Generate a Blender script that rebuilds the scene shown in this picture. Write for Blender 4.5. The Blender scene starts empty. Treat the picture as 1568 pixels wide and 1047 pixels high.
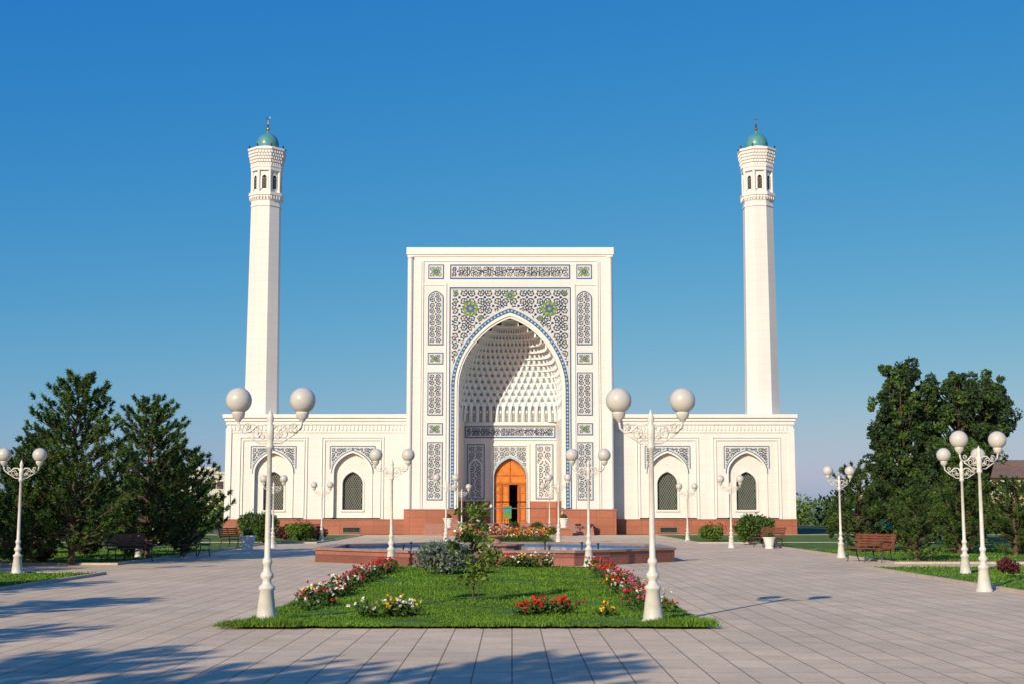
import bpy, math, random
import numpy as np
from mathutils import Vector
random.seed(7); rng=np.random.default_rng(7)
scene=bpy.context.scene
R=math.radians
SUN_AZ=28.5; SUN_EL=25.0

# ------------------------------------------------------------------ materials
def newmat(name):
    m=bpy.data.materials.new(name); m.use_nodes=True
    nt=m.node_tree; b=nt.nodes['Principled BSDF']; return m,nt,b
def mat(name,col,rough=0.7,var=0.12,scale=3.0,bump=0.0,bscale=30,metal=0.0,spec=0.4,island=False,coat=0,detail=5):
    m,nt,b=newmat(name); N=nt.nodes; L=nt.links
    b.inputs['Roughness'].default_value=rough; b.inputs['Metallic'].default_value=metal
    b.inputs['Specular IOR Level'].default_value=spec; b.inputs['Coat Weight'].default_value=coat
    tc=N.new('ShaderNodeTexCoord')
    nz=N.new('ShaderNodeTexNoise'); nz.inputs['Scale'].default_value=scale; nz.inputs['Detail'].default_value=detail
    L.new(tc.outputs['Object'],nz.inputs['Vector'])
    mr=N.new('ShaderNodeMapRange'); mr.inputs[1].default_value=.3; mr.inputs[2].default_value=.7
    mr.inputs[3].default_value=1-var; mr.inputs[4].default_value=1+var
    L.new(nz.outputs['Fac'],mr.inputs[0])
    fac=mr.outputs[0]
    if island:
        g=N.new('ShaderNodeNewGeometry'); m2=N.new('ShaderNodeMapRange')
        m2.inputs[3].default_value=.55; m2.inputs[4].default_value=1.5
        L.new(g.outputs['Random Per Island'],m2.inputs[0])
        mu=N.new('ShaderNodeMath'); mu.operation='MULTIPLY'; L.new(fac,mu.inputs[0]); L.new(m2.outputs[0],mu.inputs[1]); fac=mu.outputs[0]
    vm=N.new('ShaderNodeVectorMath'); vm.operation='SCALE'; vm.inputs[0].default_value=col[:3]
    L.new(fac,vm.inputs['Scale']); L.new(vm.outputs[0],b.inputs['Base Color'])
    if bump>0:
        n2=N.new('ShaderNodeTexNoise'); n2.inputs['Scale'].default_value=bscale; n2.inputs['Detail'].default_value=6
        L.new(tc.outputs['Object'],n2.inputs['Vector'])
        bp=N.new('ShaderNodeBump'); bp.inputs['Strength'].default_value=bump; bp.inputs['Distance'].default_value=.02
        L.new(n2.outputs['Fac'],bp.inputs['Height']); L.new(bp.outputs[0],b.inputs['Normal'])
    return m
def leafmat(name,col,var=.25,scale=1.2):
    m=mat(name,col,rough=.6,var=var,scale=scale,island=True,spec=.25)
    nt=m.node_tree;N=nt.nodes;L=nt.links;b=N['Principled BSDF'];out=N['Material Output']
    src=b.inputs['Base Color'].links[0].from_socket
    tr=N.new('ShaderNodeBsdfTranslucent'); mx=N.new('ShaderNodeMixShader'); mx.inputs[0].default_value=.25
    L.new(src,tr.inputs['Color']); L.new(b.outputs[0],mx.inputs[1]); L.new(tr.outputs[0],mx.inputs[2]); L.new(mx.outputs[0],out.inputs[0])
    return m
def tiles(name,col,bw,rh,mortar=.006,mcol=.6,plane='xz',var=.08,rough=.5,bump=.0,tvar=.06,bigvar=.06,spec=.4,stain=0):
    m,nt,b=newmat(name);N=nt.nodes;L=nt.links
    b.inputs['Roughness'].default_value=rough; b.inputs['Specular IOR Level'].default_value=spec
    tc=N.new('ShaderNodeTexCoord'); sp=N.new('ShaderNodeSeparateXYZ'); cb=N.new('ShaderNodeCombineXYZ')
    L.new(tc.outputs['Object'],sp.inputs[0])
    if plane=='xz':
        ad=N.new('ShaderNodeMath'); ad.operation='ADD'; L.new(sp.outputs[0],ad.inputs[0]); L.new(sp.outputs[1],ad.inputs[1])
        L.new(ad.outputs[0],cb.inputs[0]); L.new(sp.outputs[2],cb.inputs[1])
    else:
        L.new(sp.outputs[1],cb.inputs[0]); L.new(sp.outputs[0],cb.inputs[1])
    br=N.new('ShaderNodeTexBrick'); br.inputs['Scale'].default_value=1
    br.inputs['Brick Width'].default_value=bw; br.inputs['Row Height'].default_value=rh
    br.inputs['Mortar Size'].default_value=mortar; br.inputs['Mortar Smooth'].default_value=.1
    br.inputs['Bias'].default_value=0
    if plane=='xz': br.offset=0.0
    L.new(cb.outputs[0],br.inputs['Vector'])
    c=Vector(col)
    br.inputs['Color1'].default_value=(*(c*(1-tvar)),1); br.inputs['Color2'].default_value=(*(c*(1+tvar)),1)
    br.inputs['Mortar'].default_value=(*(c*mcol),1)
    def noise(scale,lo,hi,det=6):
        nz=N.new('ShaderNodeTexNoise'); nz.inputs['Scale'].default_value=scale; nz.inputs['Detail'].default_value=det
        L.new(tc.outputs['Object'],nz.inputs['Vector'])
        mr=N.new('ShaderNodeMapRange'); mr.inputs[1].default_value=.3; mr.inputs[2].default_value=.7; mr.inputs[3].default_value=lo; mr.inputs[4].default_value=hi
        L.new(nz.outputs['Fac'],mr.inputs[0]); return mr.outputs[0]
    def mul(a,b_):
        mu=N.new('ShaderNodeMath'); mu.operation='MULTIPLY'; L.new(a,mu.inputs[0]); L.new(b_,mu.inputs[1]); return mu.outputs[0]
    f=mul(noise(.35,1-bigvar,1+bigvar),noise(14,1-var,1+var,4))
    if stain: f=mul(f,noise(1.7,1-stain,1+stain*.6,8))
    vm=N.new('ShaderNodeVectorMath'); vm.operation='SCALE'; L.new(br.outputs['Color'],vm.inputs[0]); L.new(f,vm.inputs['Scale'])
    L.new(vm.outputs[0],b.inputs['Base Color'])
    return m

M_marble=tiles('white_marble',(.70,.68,.63),1.2,.62,.010,.84,tvar=.02,bigvar=.04,var=.03,rough=.45)
M_trim=mat('white_trim',(.73,.71,.66),.45,.04,2)
M_muq=mat('muqarnas_plaster',(.74,.76,.75),.5,.04,2)
M_plinth=tiles('red_granite',(.35,.125,.07),1.2,.6,.015,.6,tvar=.1,bigvar=.12,var=.12,rough=.45)
M_step=mat('step_granite',(.33,.16,.12),.5,.12,4)
M_plate=mat('ornament_ground',(.56,.57,.56),.5,.08,6)
M_navy=mat('navy_glaze',(.04,.05,.10),.35,.25,5)
M_teal=mat('turquoise_glaze',(.05,.25,.28),.3,.2,5)
M_green=mat('green_glaze',(.10,.26,.06),.35,.2,6)
M_gold=mat('gold_glaze',(.45,.32,.08),.4,.2,6)
M_blue=mat('blue_glaze',(.04,.12,.24),.35,.3,9)
M_pblue=mat('pale_blue_glaze',(.34,.46,.50),.35,.2,9)
M_dome=mat('teal_dome',(.08,.25,.25),.35,.15,3,coat=.2)
M_goldm=mat('gold_metal',(.65,.42,.12),.3,.05,3,metal=1)
M_wood=mat('orange_wood',(.62,.19,.025),.4,.2,3,bump=.1)
M_wood2=mat('dark_orange_wood',(.40,.11,.015),.45,.2,3)
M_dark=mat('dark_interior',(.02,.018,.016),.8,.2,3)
M_grill=mat('window_lattice',(.24,.25,.21),.5,.05,3)
M_glass=mat('window_glass',(.03,.045,.04),.12,.2,3)
M_lamp=mat('lamp_white_paint',(.62,.59,.52),.4,.14,5,bump=.05,bscale=60)
M_globe=mat('lamp_globe',(.56,.53,.47),.3,.09,2,coat=.35)
M_bark=mat('bark',(.10,.065,.04),.9,.3,8,bump=.6)
M_pine=leafmat('pine_needles',(.08,.145,.025))
M_pine2=leafmat('pine_needles_dark',(.035,.075,.018))
M_leaf=leafmat('leaves',(.068,.125,.023))
M_leafd=leafmat('leaves_dark',(.036,.07,.024))
M_leafy=leafmat('leaves_light',(.13,.20,.03))
M_silver=leafmat('silver_leaves',(.15,.19,.14))
M_purple=leafmat('purple_leaves',(.12,.03,.03))
M_grassb=leafmat('grass_blades',(.125,.235,.02),.25,.6)
M_red=leafmat('red_petals',(.62,.02,.03),.1)
M_pink=leafmat('pink_petals',(.65,.12,.25),.1)
M_whitep=leafmat('white_petals',(.8,.78,.62),.1)
M_yellow=leafmat('yellow_petals',(.75,.5,.04),.1)
M_iron=mat('cast_iron',(.03,.028,.026),.5,.2,6)
M_slat=mat('bench_slats',(.16,.055,.03),.5,.25,5)
M_basin=tiles('basin_granite',(.27,.11,.08),1.1,.25,.012,.55,tvar=.3,bigvar=.25,var=.15,rough=.3)
M_cap=mat('basin_cap',(.30,.17,.13),.35,.2,3)
M_tileb=mat('basin_tile',(.05,.14,.30),.3,.2,6)
M_kerb=mat('kerb_stone',(.48,.40,.32),.8,.15,5)
M_beige=tiles('beige_wall',(.55,.42,.27),1.5,.4,.02,.8)
M_rooftile=mat('brown_roof',(.20,.12,.08),.7,.2,2)
M_grey=mat('apartment_wall',(.55,.52,.46),.8,.1,.5)

# ------------------------------------------------------------------ mesh builder
class MB:
    def __init__(s): s.v=[];s.f=[];s.m=[]
    def quad(s,a,b,c,d,m=0):
        i=len(s.v); s.v+= [tuple(a),tuple(b),tuple(c),tuple(d)]; s.f.append((i,i+1,i+2,i+3)); s.m.append(m)
    def poly(s,pts,m=0):
        i=len(s.v); s.v+=[tuple(p) for p in pts]; s.f.append(tuple(range(i,i+len(pts)))); s.m.append(m)
    def box(s,x0,x1,y0,y1,z0,z1,m=0):
        i=len(s.v); s.v+=[(x0,y0,z0),(x1,y0,z0),(x1,y1,z0),(x0,y1,z0),(x0,y0,z1),(x1,y0,z1),(x1,y1,z1),(x0,y1,z1)]
        for f in ((0,3,2,1),(4,5,6,7),(0,1,5,4),(1,2,6,5),(2,3,7,6),(3,0,4,7)):
            s.f.append(tuple(i+k for k in f)); s.m.append(m)
    def lathe(s,prof,seg=16,c=(0,0,0),m=0,rot=0):
        i=len(s.v)
        for r,z in prof:
            for k in range(seg):
                a=2*math.pi*k/seg+rot; s.v.append((c[0]+r*math.cos(a),c[1]+r*math.sin(a),c[2]+z))
        for j in range(len(prof)-1):
            for k in range(seg):
                k2=(k+1)%seg; s.f.append((i+j*seg+k,i+j*seg+k2,i+(j+1)*seg+k2,i+(j+1)*seg+k)); s.m.append(m)
        s.f.append(tuple(i+(len(prof)-1)*seg+k for k in range(seg))); s.m.append(m)
    def tube(s,pts,rad,seg=6,m=0):
        pts=[Vector(p) for p in pts]; i=len(s.v); n=len(pts)
        if not hasattr(rad,'__len__'): rad=[rad]*n
        for j,p in enumerate(pts):
            d=(pts[min(j+1,n-1)]-pts[max(j-1,0)]).normalized()
            ref=Vector((0,0,1)) if abs(d.z)<.9 else Vector((1,0,0))
            a=d.cross(ref).normalized(); b=d.cross(a)
            for k in range(seg):
                t=2*math.pi*k/seg; q=p+(a*math.cos(t)+b*math.sin(t))*rad[j]; s.v.append(tuple(q))
        for j in range(n-1):
            for k in range(seg):
                k2=(k+1)%seg; s.f.append((i+j*seg+k,i+j*seg+k2,i+(j+1)*seg+k2,i+(j+1)*seg+k)); s.m.append(m)
        s.f.append(tuple(i+k for k in range(seg))); s.m.append(m)
        s.f.append(tuple(i+(n-1)*seg+k for k in range(seg))); s.m.append(m)
    def addnp(s,V,m=0):
        N,k,_=V.shape; i=len(s.v); s.v+=V.reshape(-1,3).tolist()
        s.f+=(np.arange(N*k).reshape(N,k)+i).tolist(); s.m+=[m]*N
    def mesh(s,name,mats,smooth=None):
        me=bpy.data.meshes.new(name); me.from_pydata(s.v,[],s.f)
        for m in mats: me.materials.append(m)
        me.polygons.foreach_set('material_index',s.m)
        if smooth is not None:
            sm=[ (x in smooth) for x in s.m]; me.polygons.foreach_set('use_smooth',sm)
        me.update(); return me
def obj(name,me,loc=(0,0,0),parent=None,rotz=0,scale=1):
    o=bpy.data.objects.new(name,me); scene.collection.objects.link(o); o.location=loc; o.rotation_euler=(0,0,rotz)
    o.scale=(scale,)*3 if not hasattr(scale,'__len__') else scale
    if parent: o.parent=parent
    return o
def empty(name,loc=(0,0,0)):
    o=bpy.data.objects.new(name,None); scene.collection.objects.link(o); o.location=loc; return o

# ------------------------------------------------------------------ arch helpers
def af(u):
    u=min(1,abs(u)); return max(0,1-u*u)**.45*(1-.2*u)
def arch(w,zs,H,cx=0,z0=None,n=14):
    p=[]
    if z0 is not None: p.append((cx-w,z0))
    for k in range(-n,n+1):
        u=math.sin(math.pi/2*k/n); p.append((cx+w*u,zs+H*af(u)))
    if z0 is not None: p.append((cx+w,z0))
    return p
def wall_arch(mb,x0,x1,z0,z1,cx,w,zs,H,sill,y,m,depth,mj,n=14):
    mb.quad((x0,y,z0),(cx-w,y,z0),(cx-w,y,z1),(x0,y,z1),m)
    mb.quad((cx+w,y,z0),(x1,y,z0),(x1,y,z1),(cx+w,y,z1),m)
    if sill>z0: mb.quad((cx-w,y,z0),(cx+w,y,z0),(cx+w,y,sill),(cx-w,y,sill),m)
    a=arch(w,zs,H,cx,n=n)
    for p,q in zip(a,a[1:]): mb.quad((p[0],y,p[1]),(q[0],y,q[1]),(q[0],y,z1),(p[0],y,z1),m)
    a=arch(w,zs,H,cx,z0=sill,n=n)+[(cx-w,sill)]
    for p,q in zip(a,a[1:]): mb.quad((p[0],y,p[1]),(q[0],y,q[1]),(q[0],y+depth,q[1]),(p[0],y+depth,p[1]),mj)
def arch_band(mb,A,B,y,t,m):
    for i in range(len(A)-1):
        a,b,c,d=A[i],A[i+1],B[i+1],B[i]
        mb.quad((d[0],y-t,d[1]),(c[0],y-t,c[1]),(b[0],y-t,b[1]),(a[0],y-t,a[1]),m)
        mb.quad((a[0],y-t,a[1]),(b[0],y-t,b[1]),(b[0],y,b[1]),(a[0],y,a[1]),m)
        mb.quad((c[0],y-t,c[1]),(d[0],y-t,d[1]),(d[0],y,d[1]),(c[0],y,c[1]),m)
def frame(mb,x0,x1,z0,z1,t,y,th,m):
    mb.box(x0,x1,y-th,y,z1-t,z1,m); mb.box(x0,x1,y-th,y,z0,z0+t,m)
    mb.box(x0,x0+t,y-th,y,z0+t,z1-t,m); mb.box(x1-t,x1,y-th,y,z0+t,z1-t,m)
def spiral(mb,cx,cz,r,st,turns,d,w,y,m,inside,n=18):
    pr=None
    for k in range(n+1):
        t=k/n; rr=r*(1-.82*t); a=st+d*turns*2*math.pi*t
        c=(math.cos(a),math.sin(a)); ww=w*(1-.35*t)/2
        cur=((cx+c[0]*(rr+ww),cz+c[1]*(rr+ww)),(cx+c[0]*(rr-ww),cz+c[1]*(rr-ww)))
        if pr and inside(*cur[0]) and inside(*pr[0]) and inside(*pr[1]):
            mb.quad((pr[0][0],y,pr[0][1]),(cur[0][0],y,cur[0][1]),(cur[1][0],y,cur[1][1]),(pr[1][0],y,pr[1][1]),m)
        pr=cur
def diamond(mb,x,z,a,b,y,m,inside,rot=0):
    pts=[]
    for k,(p,q) in enumerate(((a,0),(0,b),(-a,0),(0,-b))):
        px=x+p*math.cos(rot)-q*math.sin(rot); pz=z+p*math.sin(rot)+q*math.cos(rot)
        if not inside(px,pz): return
        pts.append((px,y,pz))
    mb.poly(pts,m)
def scrolls(mb,x0,x1,z0,z1,cell,y,inside=None,w=.06,leaf=True):
    if inside is None: inside=lambda x,z:(x0<x<x1 and z0<z<z1)
    nx=max(1,round((x1-x0)/cell)); nz=max(1,round((z1-z0)/cell)); cx=(x1-x0)/nx; cz=(z1-z0)/nz
    r=min(cx,cz)*.5
    for i in range(nx):
        for j in range(nz):
            X=x0+(i+.5)*cx; Z=z0+(j+.5)*cz
            mir=1 if X<(x0+x1)/2 else -1
            d=mir*(1 if (i+j)%2 else -1)
            spiral(mb,X,Z,r*1.0,(math.pi/2 if j%2 else -math.pi/2)+(.4*mir),1.45,d,w,y,1,inside)
            for k in range(5):
                a=k*2*math.pi/5+j; diamond(mb,X+math.cos(a)*r*.62,Z+math.sin(a)*r*.62,w*1.15,w*.6,y-.002,1,inside,a)
            diamond(mb,X,Z,w*.9,w*.9,y-.004,2 if (i+j)%3 else 3,inside)
            if leaf:
                for sx,sz in ((1,1),(-1,-1)):
                    diamond(mb,X+sx*cx*.47,Z+sz*cz*.47,w*1.6,w*.8,y-.003,4,inside,.7*sx)
def panel(mb,x0,x1,z0,z1,y,cell=.5,w=.06,ros=False,top=False):
    if not top:
        mb.box(x0,x1,y-.02,y-.001,z0,z1,0); frame(mb,x0,x1,z0,z1,.06,y-.021,.02,4)
        scrolls(mb,x0+.1,x1-.1,z0+.1,z1-.1,cell,y-.03,w=w)
    else:
        cx=(x0+x1)/2; hw=(x1-x0)/2; zs=z1-hw*.95; H=hw*.95
        a=arch(hw,zs,H,cx,z0=z0,n=8); b=arch(hw-.07,zs,H-.07,cx,z0=z0+.0,n=8)
        mb.poly([(p[0],y-.02,p[1]) for p in a],0); arch_band(mb,a,b,y,.04,4); mb.box(x0+.08,x1-.08,y-.04,y-.021,z0,z0+.07,4)
        ins=lambda x,z:(abs(x-cx)<hw-.1 and z0+.1<z<zs+(H-.1)*af((x-cx)/(hw-.1)))
        scrolls(mb,x0+.1,x1-.1,z0+.1,z1,cell,y-.03,inside=ins,w=w)
    if ros:
        cx=(x0+x1)/2; cz=(z0+z1)/2; rosette(mb,cx,cz,min(x1-x0,z1-z0)*.30,y-.036)
def rosette(mb,cx,cz,r,y):
    def star(rr,inner,n,m,yy,ph=0):
        pts=[]
        for k in range(2*n):
            a=ph+math.pi*k/n; q=rr if k%2==0 else rr*inner
            pts.append((cx+q*math.cos(a),yy,cz+q*math.sin(a)))
        mb.poly(pts,m)
    star(r,.78,8,2,y); star(r*.8,.7,8,3,y-.004,.2); star(r*.66,.7,8,4,y-.008); star(r*.34,.5,6,2,y-.012); star(r*.16,.6,6,3,y-.016)
def calligraphy(mb,x0,x1,z0,z1,y):
    mb.box(x0,x1,y-.02,y-.001,z0,z1,0); frame(mb,x0,x1,z0,z1,.08,y-.021,.02,4)
    h=z1-z0; ins=lambda x,z:(x0+.12<x<x1-.12 and z0+.12<z<z1-.12)
    scrolls(mb,x0+.1,x1-.1,z0+.1,z1-.1,h*.42,y-.028,w=.05,inside=ins)
    x=x0+.2; rr=random.Random(3)
    while x<x1-.3:
        k=rr.random(); w=.05
        if k<.5:
            t=rr.uniform(-.04,.04); mb.quad((x,y-.034,z0+.2*h),(x+w,y-.034,z0+.2*h),(x+w+t,y-.034,z1-.18*h),(x+t,y-.034,z1-.18*h),1); x+=.15
        else:
            spiral(mb,x+.12,z0+h*rr.uniform(.35,.55),h*.2,rr.uniform(2,4),.7,-1,.07,y-.036,1,ins,10); x+=.24
ORN=[M_plate,M_navy,M_green,M_gold,M_blue,M_trim,M_pblue]

# ================================================================== MOSQUE
mosque=empty('mosque',(-0.14,97.2,0))
PW=7.38; D=4.6; FL=.78
mb=MB()
OW,OZS,OH=3.68,10.2,5.15
wall_arch(mb,-PW,PW,0,20.0,0,OW,OZS,OH,0,0,0,.35,1,n=24)
mb.quad((-PW,0,0),(-PW,8,0),(-PW,8,20),(-PW,0,20),0); mb.quad((PW,0,0),(PW,8,0),(PW,8,20),(PW,0,20),0)
mb.quad((-PW,8,0),(PW,8,0),(PW,8,20),(-PW,8,20),0)
mb.box(-PW-.1,PW+.1,-.12,8.1,20.0,20.52,1)
mb.box(-PW-.04,PW+.04,-.05,8.05,19.86,19.998,1)
for s in (-1,1):
    x=s*7.18
    mb.lathe([(.17,1.8),(.17,19.7),(.22,19.75),(.22,19.85)],10,(x,-.05,0),1)
    for xx,ww in ((6.28,.05),(6.42,.05),(4.62,.05)):
        mb.box(s*xx-ww,s*xx+ww,-.08,-.001,1.8,19.5 if xx>5 else 17.9,1)
    a,b=sorted((s*(OW+.02),s*(PW+.12))); mb.box(a,b,-.12,.3,0,1.72,2); mb.box(a-.03,b+.03,-.16,.3,1.722,1.80,3)
    a,b=sorted((s*(PW+.001),s*(PW+.12))); mb.box(a,b,.3,1.4,0,1.72,2)
    mb.box(min(s*4.62,s*6.28),max(s*4.62,s*6.28),-.045,-.001,17.75,17.85,1)
mb.box(-6.28,6.28,-.05,-.001,19.5,19.58,1)
for k in range(5):
    mb.box(-6.0,5.8,-2.3+k*.4,-.125,k*.156+.001,(k+1)*.156,3)
mb.quad((-OW,-.12,FL),(OW,-.12,FL),(OW,D+1,FL),(-OW,D+1,FL),3)
BW=3.42
for s in (-1,1):
    mb.quad((s*OW,.3,FL+1.6),(s*BW,D,FL+1.6),(s*BW,D,8.25),(s*OW,.3,8.25),0)
    mb.quad((s*(OW-.03),.3,FL),(s*(BW-.03),D,FL),(s*(BW-.03),D,FL+1.6),(s*(OW-.03),.3,FL+1.6),2)
    mb.quad((s*(OW+.1),.3,8.2),(s*(OW+.1),.3,FL),(s*(OW-.03),.3,FL),(s*(OW),.3,8.2),0)
wall_arch(mb,-BW,BW,FL+1.6,8.25,0,1.25,4.1,1.5,FL+1.6,D,0,.35,1)
for s in (-1,1):
    a,b=sorted((s*1.45,s*BW)); mb.box(a,b,D-.05,D+.2,FL,FL+1.6,2)
    a,b=sorted((s*1.25,s*1.45)); mb.box(a,b,D-.1,D+.2,FL,FL+1.6-.001,1)
    mb.box(s*1.35-.1,s*1.35+.1,D-.1,D-.001,FL+1.6,6.45,1)
mb.box(-1.45,1.45,D-.1,D-.001,6.45,6.65,1)
mb.box(-BW,BW,D-.08,D-.001,8.0,8.12,1); mb.box(-BW,BW,D-.08,D-.001,6.9,7.0,1)
obj('portal_walls',mb.mesh('portal_walls',[M_marble,M_trim,M_plinth,M_step]),parent=mosque)

# muqarnas vault
mb=MB(); NC=30; SUB=8
def plan(w,n,depth,K):
    t=np.linspace(0,np.pi,600); c=np.cos(t); s=np.sin(t)
    x=-w*np.sign(c)*np.abs(c)**(2/n); y=.3+(depth-.3)*np.abs(s)**(2/n)
    L=np.concatenate([[0],np.cumsum(np.hypot(np.diff(x),np.diff(y)))]); q=np.linspace(0,L[-1],K+1)
    return np.interp(q,L,x),np.interp(q,L,y)
def owid(z):
    if z<=OZS: return OW-.02
    lo,hi=0,1
    for _ in range(30):
        m=(lo+hi)/2
        if OZS+OH*af(m)>z: lo=m
        else: hi=m
    return (OW-.02)*lo
tiers=[8.25,9.6]
while tiers[-1]<15.0: tiers.append(tiers[-1]+.50-.008*len(tiers))
prev=None
for ti in range(len(tiers)-1):
    za,zb=tiers[ti],tiers[ti+1]; zm=za*.35+zb*.65
    w=owid(zm); fr=min(1,max(0,(zm-8.5)/6.5)); n=7-4.4*fr**.7
    dp=.3+(D-.3)*max(.06,(w/OW))**(.75)
    K=NC*SUB; x,y=plan(w,n,dp,K)
    tx=np.gradient(x); ty=np.gradient(y); ln=np.hypot(tx,ty)+1e-9; nx,ny=-ty/ln,tx/ln
    sg=np.sign(x*nx+(y-.3)*ny); sg[sg==0]=1; nx*=sg; ny*=sg
    rows=[]; VS=8; off=.5 if ti%2 else 0
    for j in range(VS+1):
        v=j/VS; z=za+(zb-za)*v
        uu=(np.arange(K+1)/SUB+off)%1; c=np.abs(2*uu-1)
        lim=(1-v**2.2)
        rec=np.where(c<lim*.98+.001,1.0-(c/(lim+.02))**2,0)*.14
        rec=np.clip(rec,0,.14)*min(1,w/2)
        rows.append(np.stack([x+nx*rec,y+ny*rec,np.full(K+1,z)],1))
    base=len(mb.v)
    for r in rows: mb.v+=r.tolist()
    for j in range(VS):
        for k in range(K):
            a=base+j*(K+1)+k; mb.f.append((a,a+1,a+K+2,a+K+1))
            uu=((k+.5)/SUB+off)%1; c=abs(2*uu-1); v=(j+.5)/VS
            mi=0
            if ti==0:
                if (.3<c<.62 and v<.8) or (c<.4 and .68<v<.85): mi=1
                elif c<.2 and v<.55: mi=2 if j%2 else 1
            else:
                if c<.3 and .2<v<.7: mi=1
                elif c<.5 and .3<v<.6: mi=1
            mb.m.append(mi)
    if prev is not None:
        for k in range(K): mb.quad(prev[k],prev[k+1],rows[0][k+1],rows[0][k],0)
    else:
        for k in range(K):
            p,q=rows[0][k],rows[0][k+1]; mb.quad(p,q,(q[0]*1.2,q[1]+.6,za),(p[0]*1.2,p[1]+.6,za),0)
    prev=rows[-1]
mb.poly([tuple(p) for p in prev],0)
obj('muqarnas_vault',mb.mesh('muqarnas_vault',[M_muq,mat('muqarnas_blue',(.20,.28,.34),.5,.2,8),M_gold]),parent=mosque)

# portal ornament
mb=MB()
A=arch(4.20,OZS,5.85,0,z0=1.82,n=26); B=arch(3.98,OZS,5.58,0,z0=1.82,n=26)
arch_band(mb,A,B,-.001,.05,4)
for a,b,c,d in zip(A,A[1:],B[1:],B):
    seg=math.hypot(b[0]-a[0],b[1]-a[1]); nseg=max(1,int(seg/.24))
    for k in range(nseg):
        t=(k+.5)/nseg; x=(a[0]+d[0])/2*(1-t)+(b[0]+c[0])/2*t; z=(a[1]+d[1])/2*(1-t)+(b[1]+c[1])/2*t
        diamond(mb,x,z,.09,.09,-.056,6,lambda x,z:True)
A2=arch(3.96,OZS,5.54,0,z0=1.82,n=26); B2_=arch(3.80,OZS,5.32,0,z0=1.82,n=26); arch_band(mb,A2,B2_,-.001,.08,5)
frame(mb,-4.36,4.36,1.82,17.62,.07,-.001,.05,4)
a=arch(4.215,OZS,5.87,0,n=26)
for p,q in zip(a,a[1:]): mb.quad((p[0],-.02,p[1]),(q[0],-.02,q[1]),(q[0],-.02,17.52),(p[0],-.02,17.52),0)
insA=lambda x,z:(abs(x)<4.22 and z<17.48 and z>OZS+5.95*af(x/4.25)+.08 and z>OZS)
scrolls(mb,-4.25,4.25,10.0,17.5,.60,-.03,inside=insA,w=.088)
mb.box(-4.24,4.24,-.032,-.021,17.44,17.50,6)
for x,z,r in ((-2.85,16.05,.62),(2.82,16.05,.62)): rosette(mb,x,z,r,-.045)
rosette(mb,0,17.0,.36,-.045)
for x in (-4.0,4.0):rosette(mb,x*.98,17.2,.2,-.045)
for s in (-1,1):
    rosette(mb,s*2.15,15.35,.2,-.045)
    c=s*5.34
    panel(mb,c-.56,c+.56,18.22,19.28,-.001,.42,.045,ros=True)
    panel(mb,c-.56,c+.56,13.45,17.35,-.001,.44,.058,top=True)
    panel(mb,c-.56,c+.56,12.08,12.92,-.001,.40,.045,ros=True)
    panel(mb,c-.56,c+.56,8.42,11.5,-.001,.44,.058)
    panel(mb,c-.56,c+.56,7.02,7.88,-.001,.40,.045,ros=True)
    panel(mb,c-.56,c+.56,2.42,6.52,-.001,.44,.058)
    panel(mb,s*2.55-.66,s*2.55+.66,FL+1.75,6.6,D-.001,.5,.055)
    a=arch(.5,4.9,.65,s*2.55,z0=2.7,n=8); b=arch(.40,4.9,.52,s*2.55,z0=2.7,n=8); arch_band(mb,a,b,D-.03,.03,5)
calligraphy(mb,-4.33,4.33,18.22,19.28,-.001)
calligraphy(mb,-BW+.05,BW-.05,7.06,7.94,D-.001)
a=arch(1.27,4.12,1.52,0,n=14)
for p,q in zip(a,a[1:]): mb.quad((p[0],D-.02,p[1]),(q[0],D-.02,q[1]),(q[0],D-.02,6.44),(p[0],D-.02,6.44),0)
scrolls(mb,-1.25,1.25,4.1,6.44,.42,D-.03,inside=lambda x,z:(abs(x)<1.22 and z<6.4 and z>4.12+1.62*af(x/1.3)+.03),w=.05)
a=arch(1.33,4.1,1.6,0,z0=FL,n=14); b=arch(1.20,4.1,1.45,0,z0=FL,n=14); arch_band(mb,a,b,D-.11,.03,6)
obj('tile_ornament',mb.mesh('tile_ornament',ORN),parent=mosque)

# door
mb=MB(); y=D+.2
fan=arch(1.25,4.1,1.5,0,n=12)
for p,q in zip(fan,fan[1:]): mb.quad((p[0],y,3.75),(q[0],y,3.75),(q[0],y,q[1]),(p[0],y,p[1]),0)
mb.box(-1.25,-.62,y,y+.08,FL,3.749,0); mb.box(.62,1.25,y,y+.08,FL,3.749,0)
mb.box(-1.25,1.25,y-.08,y-.001,3.6,3.78,1)
for s in (-1,1):
    mb.box(s*.66-.05,s*.66+.05,y-.07,y-.001,FL,3.599,1); mb.box(s*1.2-.045,s*1.2+.045,y-.05,y-.001,FL,3.599,1)
    for z0,z1 in ((FL+.15,1.9),(2.0,3.0),(3.08,3.5)): frame(mb,min(s*.74,s*1.13),max(s*.74,s*1.13),z0,z1,.05,y-.001,.03,1)
af2=arch(1.2,4.1,1.42,0,n=12); ag=arch(1.08,4.1,1.28,0,n=12); arch_band(mb,af2,ag,y-.001,.06,1)
mb.box(-.03,.03,y-.05,y-.001,3.79,5.3,1); mb.box(-1.0,-.035,y-.045,y-.001,4.25,4.32,1); mb.box(.035,1.0,y-.045,y-.001,4.25,4.32,1)
mb.box(-.61,-.08,y+.01,y+.07,FL,3.6,0); frame(mb,-.56,-.13,FL+.2,2.0,.05,y+.009,.03,1); frame(mb,-.56,-.13,2.15,3.5,.05,y+.009,.03,1)
mb.box(.54,.61,y+.1,y+.7,FL,3.6,1)
mb.quad((-1.3,y+2.2,FL),(1.3,y+2.2,FL),(1.3,y+2.2,5.8),(-1.3,y+2.2,5.8),2)
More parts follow.
